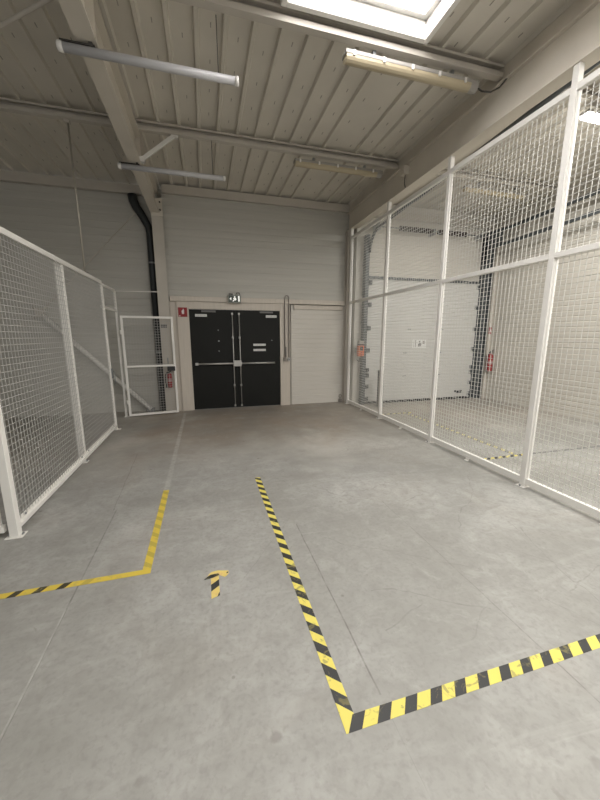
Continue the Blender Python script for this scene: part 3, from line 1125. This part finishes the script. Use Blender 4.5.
for i in range(4):
    m.box(-.79 + i * .025, -.775 + i * .025, 7.1425, 7.144, 1.71, 1.73)
m.build('symbol', 'housing', s)

e = thing('exit_light', 'small emergency exit light box with bright running figure over the black doors', 'exit light', (.63, YB - .07, 2.2))
yf = YB - .065
MB().box(.50, .76, yf - .07, yf, 2.19, 2.35).build('housing', 'exit_face', e, bevel=.006)
m = MB()
m.box(.515, .745, yf - .074, yf - .07, 2.205, 2.335)
m.build('face', 'green', e)
m = MB()
y1 = yf - .076
m.tube([(.635, y1, 2.305), (.635, yf - .074, 2.305)], .015, 12)
m.prism([(.60, 2.285), (.655, 2.285), (.665, 2.255), (.645, 2.235), (.625, 2.245), (.605, 2.215), (.585, 2.222), (.615, 2.255)], 'y', y1, yf - .074)
m.box(.70, .73, y1, yf - .074, 2.215, 2.325)
m.prism([(.530, 2.27), (.565, 2.30), (.565, 2.24)], 'y', y1, yf - .074)
m.build('exit_symbol', 'exit_glow', e)
m = MB().box(.52, .60, yf - .05, yf, 2.35, 2.375)
m.tube([(.66, yf - .02, 2.35), (.68, yf - .02, 2.39), (.73, yf - .02, 2.39), (.745, yf - .02, 2.35)], .008, 6)
m.build('mounting_clip', 'cable', e)

# looped conduits and key switch
c = thing('wall_conduit', 'pair of grey conduits joined by a top loop, between doors and white cladding', 'conduit', (1.80, YB - .06, 1.0))
yk = YB - .068
pts = [(1.68, yk, 1.06), (1.68, yk, 2.30)] + [(1.725 - .045 * math.cos(math.pi * k / 8), yk - .02, 2.32 + .05 * math.sin(math.pi * k / 8)) for k in range(9)] + [(1.77, yk, 2.30), (1.77, yk - .01, 1.06)]
MB().tube(pts, .012, 8).build('pipe', 'conduit', c)
MB().box(1.695, 1.715, yk - .014, yk + .016, 1.08, 1.30).build('cover_strip', 'conduit', c)
c = thing('key_switch', 'small round key switch and box at the foot of the looped conduits', 'switch', (1.8, YB - .06, .98))
MB().box(1.65, 1.705, YB - .095, YB - .05, .99, 1.07).build('switch_box', 'conduit', c, bevel=.004)
MB().tube([(1.765, YB - .11, 1.03), (1.765, YB - .05, 1.03)], .040, 16).build('switch_body', 'alu', c)
MB().tube([(1.765, YB - .125, 1.03), (1.765, YB - .11, 1.03)], .018, 12).build('key_barrel', 'zinc', c)

c = thing('floor_anchor', 'small dark ring bolt at the foot of the white cladding, by the corner column', 'anchor', (3.02, YB - .04, 0))
m = MB()
m.box(2.985, 3.045, YB - .06, YB - .0, 0, .07)
m.build('foot', 'conduit', c)
ring = [(3.015 + .03 * math.cos(2 * math.pi * k / 12), YB - .03, .145 + .035 * math.sin(2 * math.pi * k / 12)) for k in range(13)]
m = MB().tube(ring, .007, 6)
m.tube([(3.015, YB - .03, .07), (3.015, YB - .03, .112)], .008, 6)
m.build('ring', 'conduit', c)

# ================================================================ FLOOR TAPE
TZ = (.0004, .0016)


def tape_v(name, label, x, y0, y1, w, period, phase, slant, mats, black_frac=.5, mi_of=None, group=None):
    """strip along y with slanted black bars; bars drawn as cells of one strip"""
    m = MB()
    xl, xr = x - w / 2, x + w / 2
    edges = []
    k = math.floor((y0 - phase) / period) - 1
    while phase + k * period < y1 + period:
        c = phase + k * period
        edges += [(c - period * black_frac / 2, 1, k), (c + period * black_frac / 2, 0, k)]
        k += 1
    for (a, mi, kk), (b, _, _) in zip(edges, edges[1:]):
        q = []
        for xx, s in ((xl, -slant / 2), (xr, slant / 2)):
            q.append((xx, s))
        la, ra = a + q[0][1], a + q[1][1]
        lb, rb = b + q[0][1], b + q[1][1]
        cl = lambda t: min(max(t, y0), y1)
        la, ra, lb, rb = map(cl, (la, ra, lb, rb))
        if max(lb - la, rb - ra) < 1e-4:
            continue
        if mi and mi_of:
            mi = mi_of(kk)
        pts = [(xl, la), (xr, ra), (xr, rb), (xl, lb)]
        # drop doubled corners
        cp = [p for i, p in enumerate(pts) if (Vector(p) - Vector(pts[i - 1])).length > 1e-5]
        if len(cp) >= 3:
            m.poly(cp, TZ, mi)
    o = m.build(name, mats)
    return tag(o, label, 'floor tape', group)


def tape_h(name, label, y, x0, x1, w, period, phase, slant, mats, black_frac=.5, mi_of=None, group=None):
    m = MB()
    yl, yr = y - w / 2, y + w / 2
    edges = []
    k = math.floor((x0 - phase) / period) - 1
    while phase + k * period < x1 + period:
        c = phase + k * period
        edges += [(c - period * black_frac / 2, 1, k), (c + period * black_frac / 2, 0, k)]
        k += 1
    for (a, mi, kk), (b, _, _) in zip(edges, edges[1:]):
        cl = lambda t: min(max(t, x0), x1)
        la, ra, lb, rb = map(cl, (a - slant / 2, a + slant / 2, b - slant / 2, b + slant / 2))
        if max(lb - la, rb - ra) < 1e-4:
            continue
        if mi and mi_of:
            mi = mi_of(kk)
        pts = [(la, yl), (lb, yl), (rb, yr), (ra, yr)]
        cp = [p for i, p in enumerate(pts) if (Vector(p) - Vector(pts[i - 1])).length > 1e-5]
        if len(cp) >= 3:
            m.poly(cp, TZ, mi)
    o = m.build(name, mats)
    return tag(o, label, 'floor tape', group)


tape_v('floor_tape', 'long yellow and black hazard tape running along the floor toward the doors', .486, 1.012, 3.46, .058, .1236, 1.076, -.055, ['yellow', 'blackt'])
tape_h('floor_tape', 'yellow and black hazard tape across the floor, meeting the long strip at a corner', .983, .457, 3.0, .058, .1246, .766, .042, ['yellow', 'blackt'], .47)
tape_v('floor_tape', 'worn yellow tape on the floor right of the left cage, bars almost gone', -.446, 2.19, 3.40, .054, .1236, 2.35, -.05, ['yellow_old', 'faded_old'], .42)
tape_h('floor_tape', 'worn yellow tape with faded black bars, cut by the left picture edge', 2.165, -2.2, -.419, .048, .128, -1.175, .03, ['yellow_old', 'black_old', 'faded_old', 'yellow_old'], .38,
       mi_of=lambda k: 1 if k <= 1 else (1 if k == 2 else (2 if k == 3 else 3)))
tape_h('floor_tape', 'hazard tape on the floor behind the tall partition, running away from its large post', 3.24, 3.34, 4.05, .05, .1236, 3.40, .04, ['yellow', 'blackt'])
tape_v('floor_tape', 'hazard tape on the floor behind the tall partition, parallel to it', 3.86, 3.27, 5.78, .05, .1236, 3.40, .04, ['yellow', 'blackt'])
tape_h('floor_tape', 'hazard tape on the floor in front of the white sectional door', 5.80, 3.30, 4.0, .05, .1236, 3.40, .04, ['yellow', 'blackt'])
m = MB().poly([(4.06, 3.22), (6.6, 3.17), (6.6, 3.21), (4.06, 3.26)], TZ, 0)
tag(m.build('floor_tape', 'greysign'), 'thin dark strip on the floor of the caged bay, beyond the large post', 'floor tape')

# taped arrow
a = thing('floor_arrow', 'small taped arrow on the bare floor between the two tape outlines', 'floor arrow', (0, 1.95, 0))
m = MB()
Z2 = (.0004, .0014)
xl, xr = -.037, .013


def quad(y00, y01, y10, y11, mi):
    m.poly([(xl, y00), (xr, y01), (xr, y11), (xl, y10)], Z2, mi)


quad(1.805, 1.825, 1.865, 1.905, 0)
quad(1.865, 1.905, 1.925, 1.962, 1)
quad(1.925, 1.962, 2.000, 2.010, 0)
m.poly([(-.002, 1.812), (.013, 1.822), (.013, 1.850), (.004, 1.835)], (.0015, .0018), 1)
m.build('shaft_tape', ['orangey', 'blackt'], a)
m = MB()
m.poly([(-.082, 1.978), (-.020, 1.985), (.018, 2.000), (.014, 2.018), (-.040, 2.016), (-.062, 2.000)], (.0016, .0022), 1)
m.poly([(-.058, 2.005), (-.035, 2.018), (.010, 2.020), (.018, 2.030), (-.002, 2.046), (-.030, 2.042), (-.045, 2.030)], (.0016, .0022), 0)
m.build('head_strip', ['orangey', 'blackt'], a)
m = MB()
m.poly([(.000, 2.044), (.020, 1.995), (.050, 1.972), (.066, 1.985), (.078, 2.006), (.075, 2.028), (.040, 2.036), (.010, 2.046)], (.0023, .003), 0)
m.poly([(.062, 2.002), (.074, 2.004), (.076, 2.016), (.064, 2.016)], (.003, .0033), 1)
m.build('head_strip', ['orangey', 'blackt'], a)
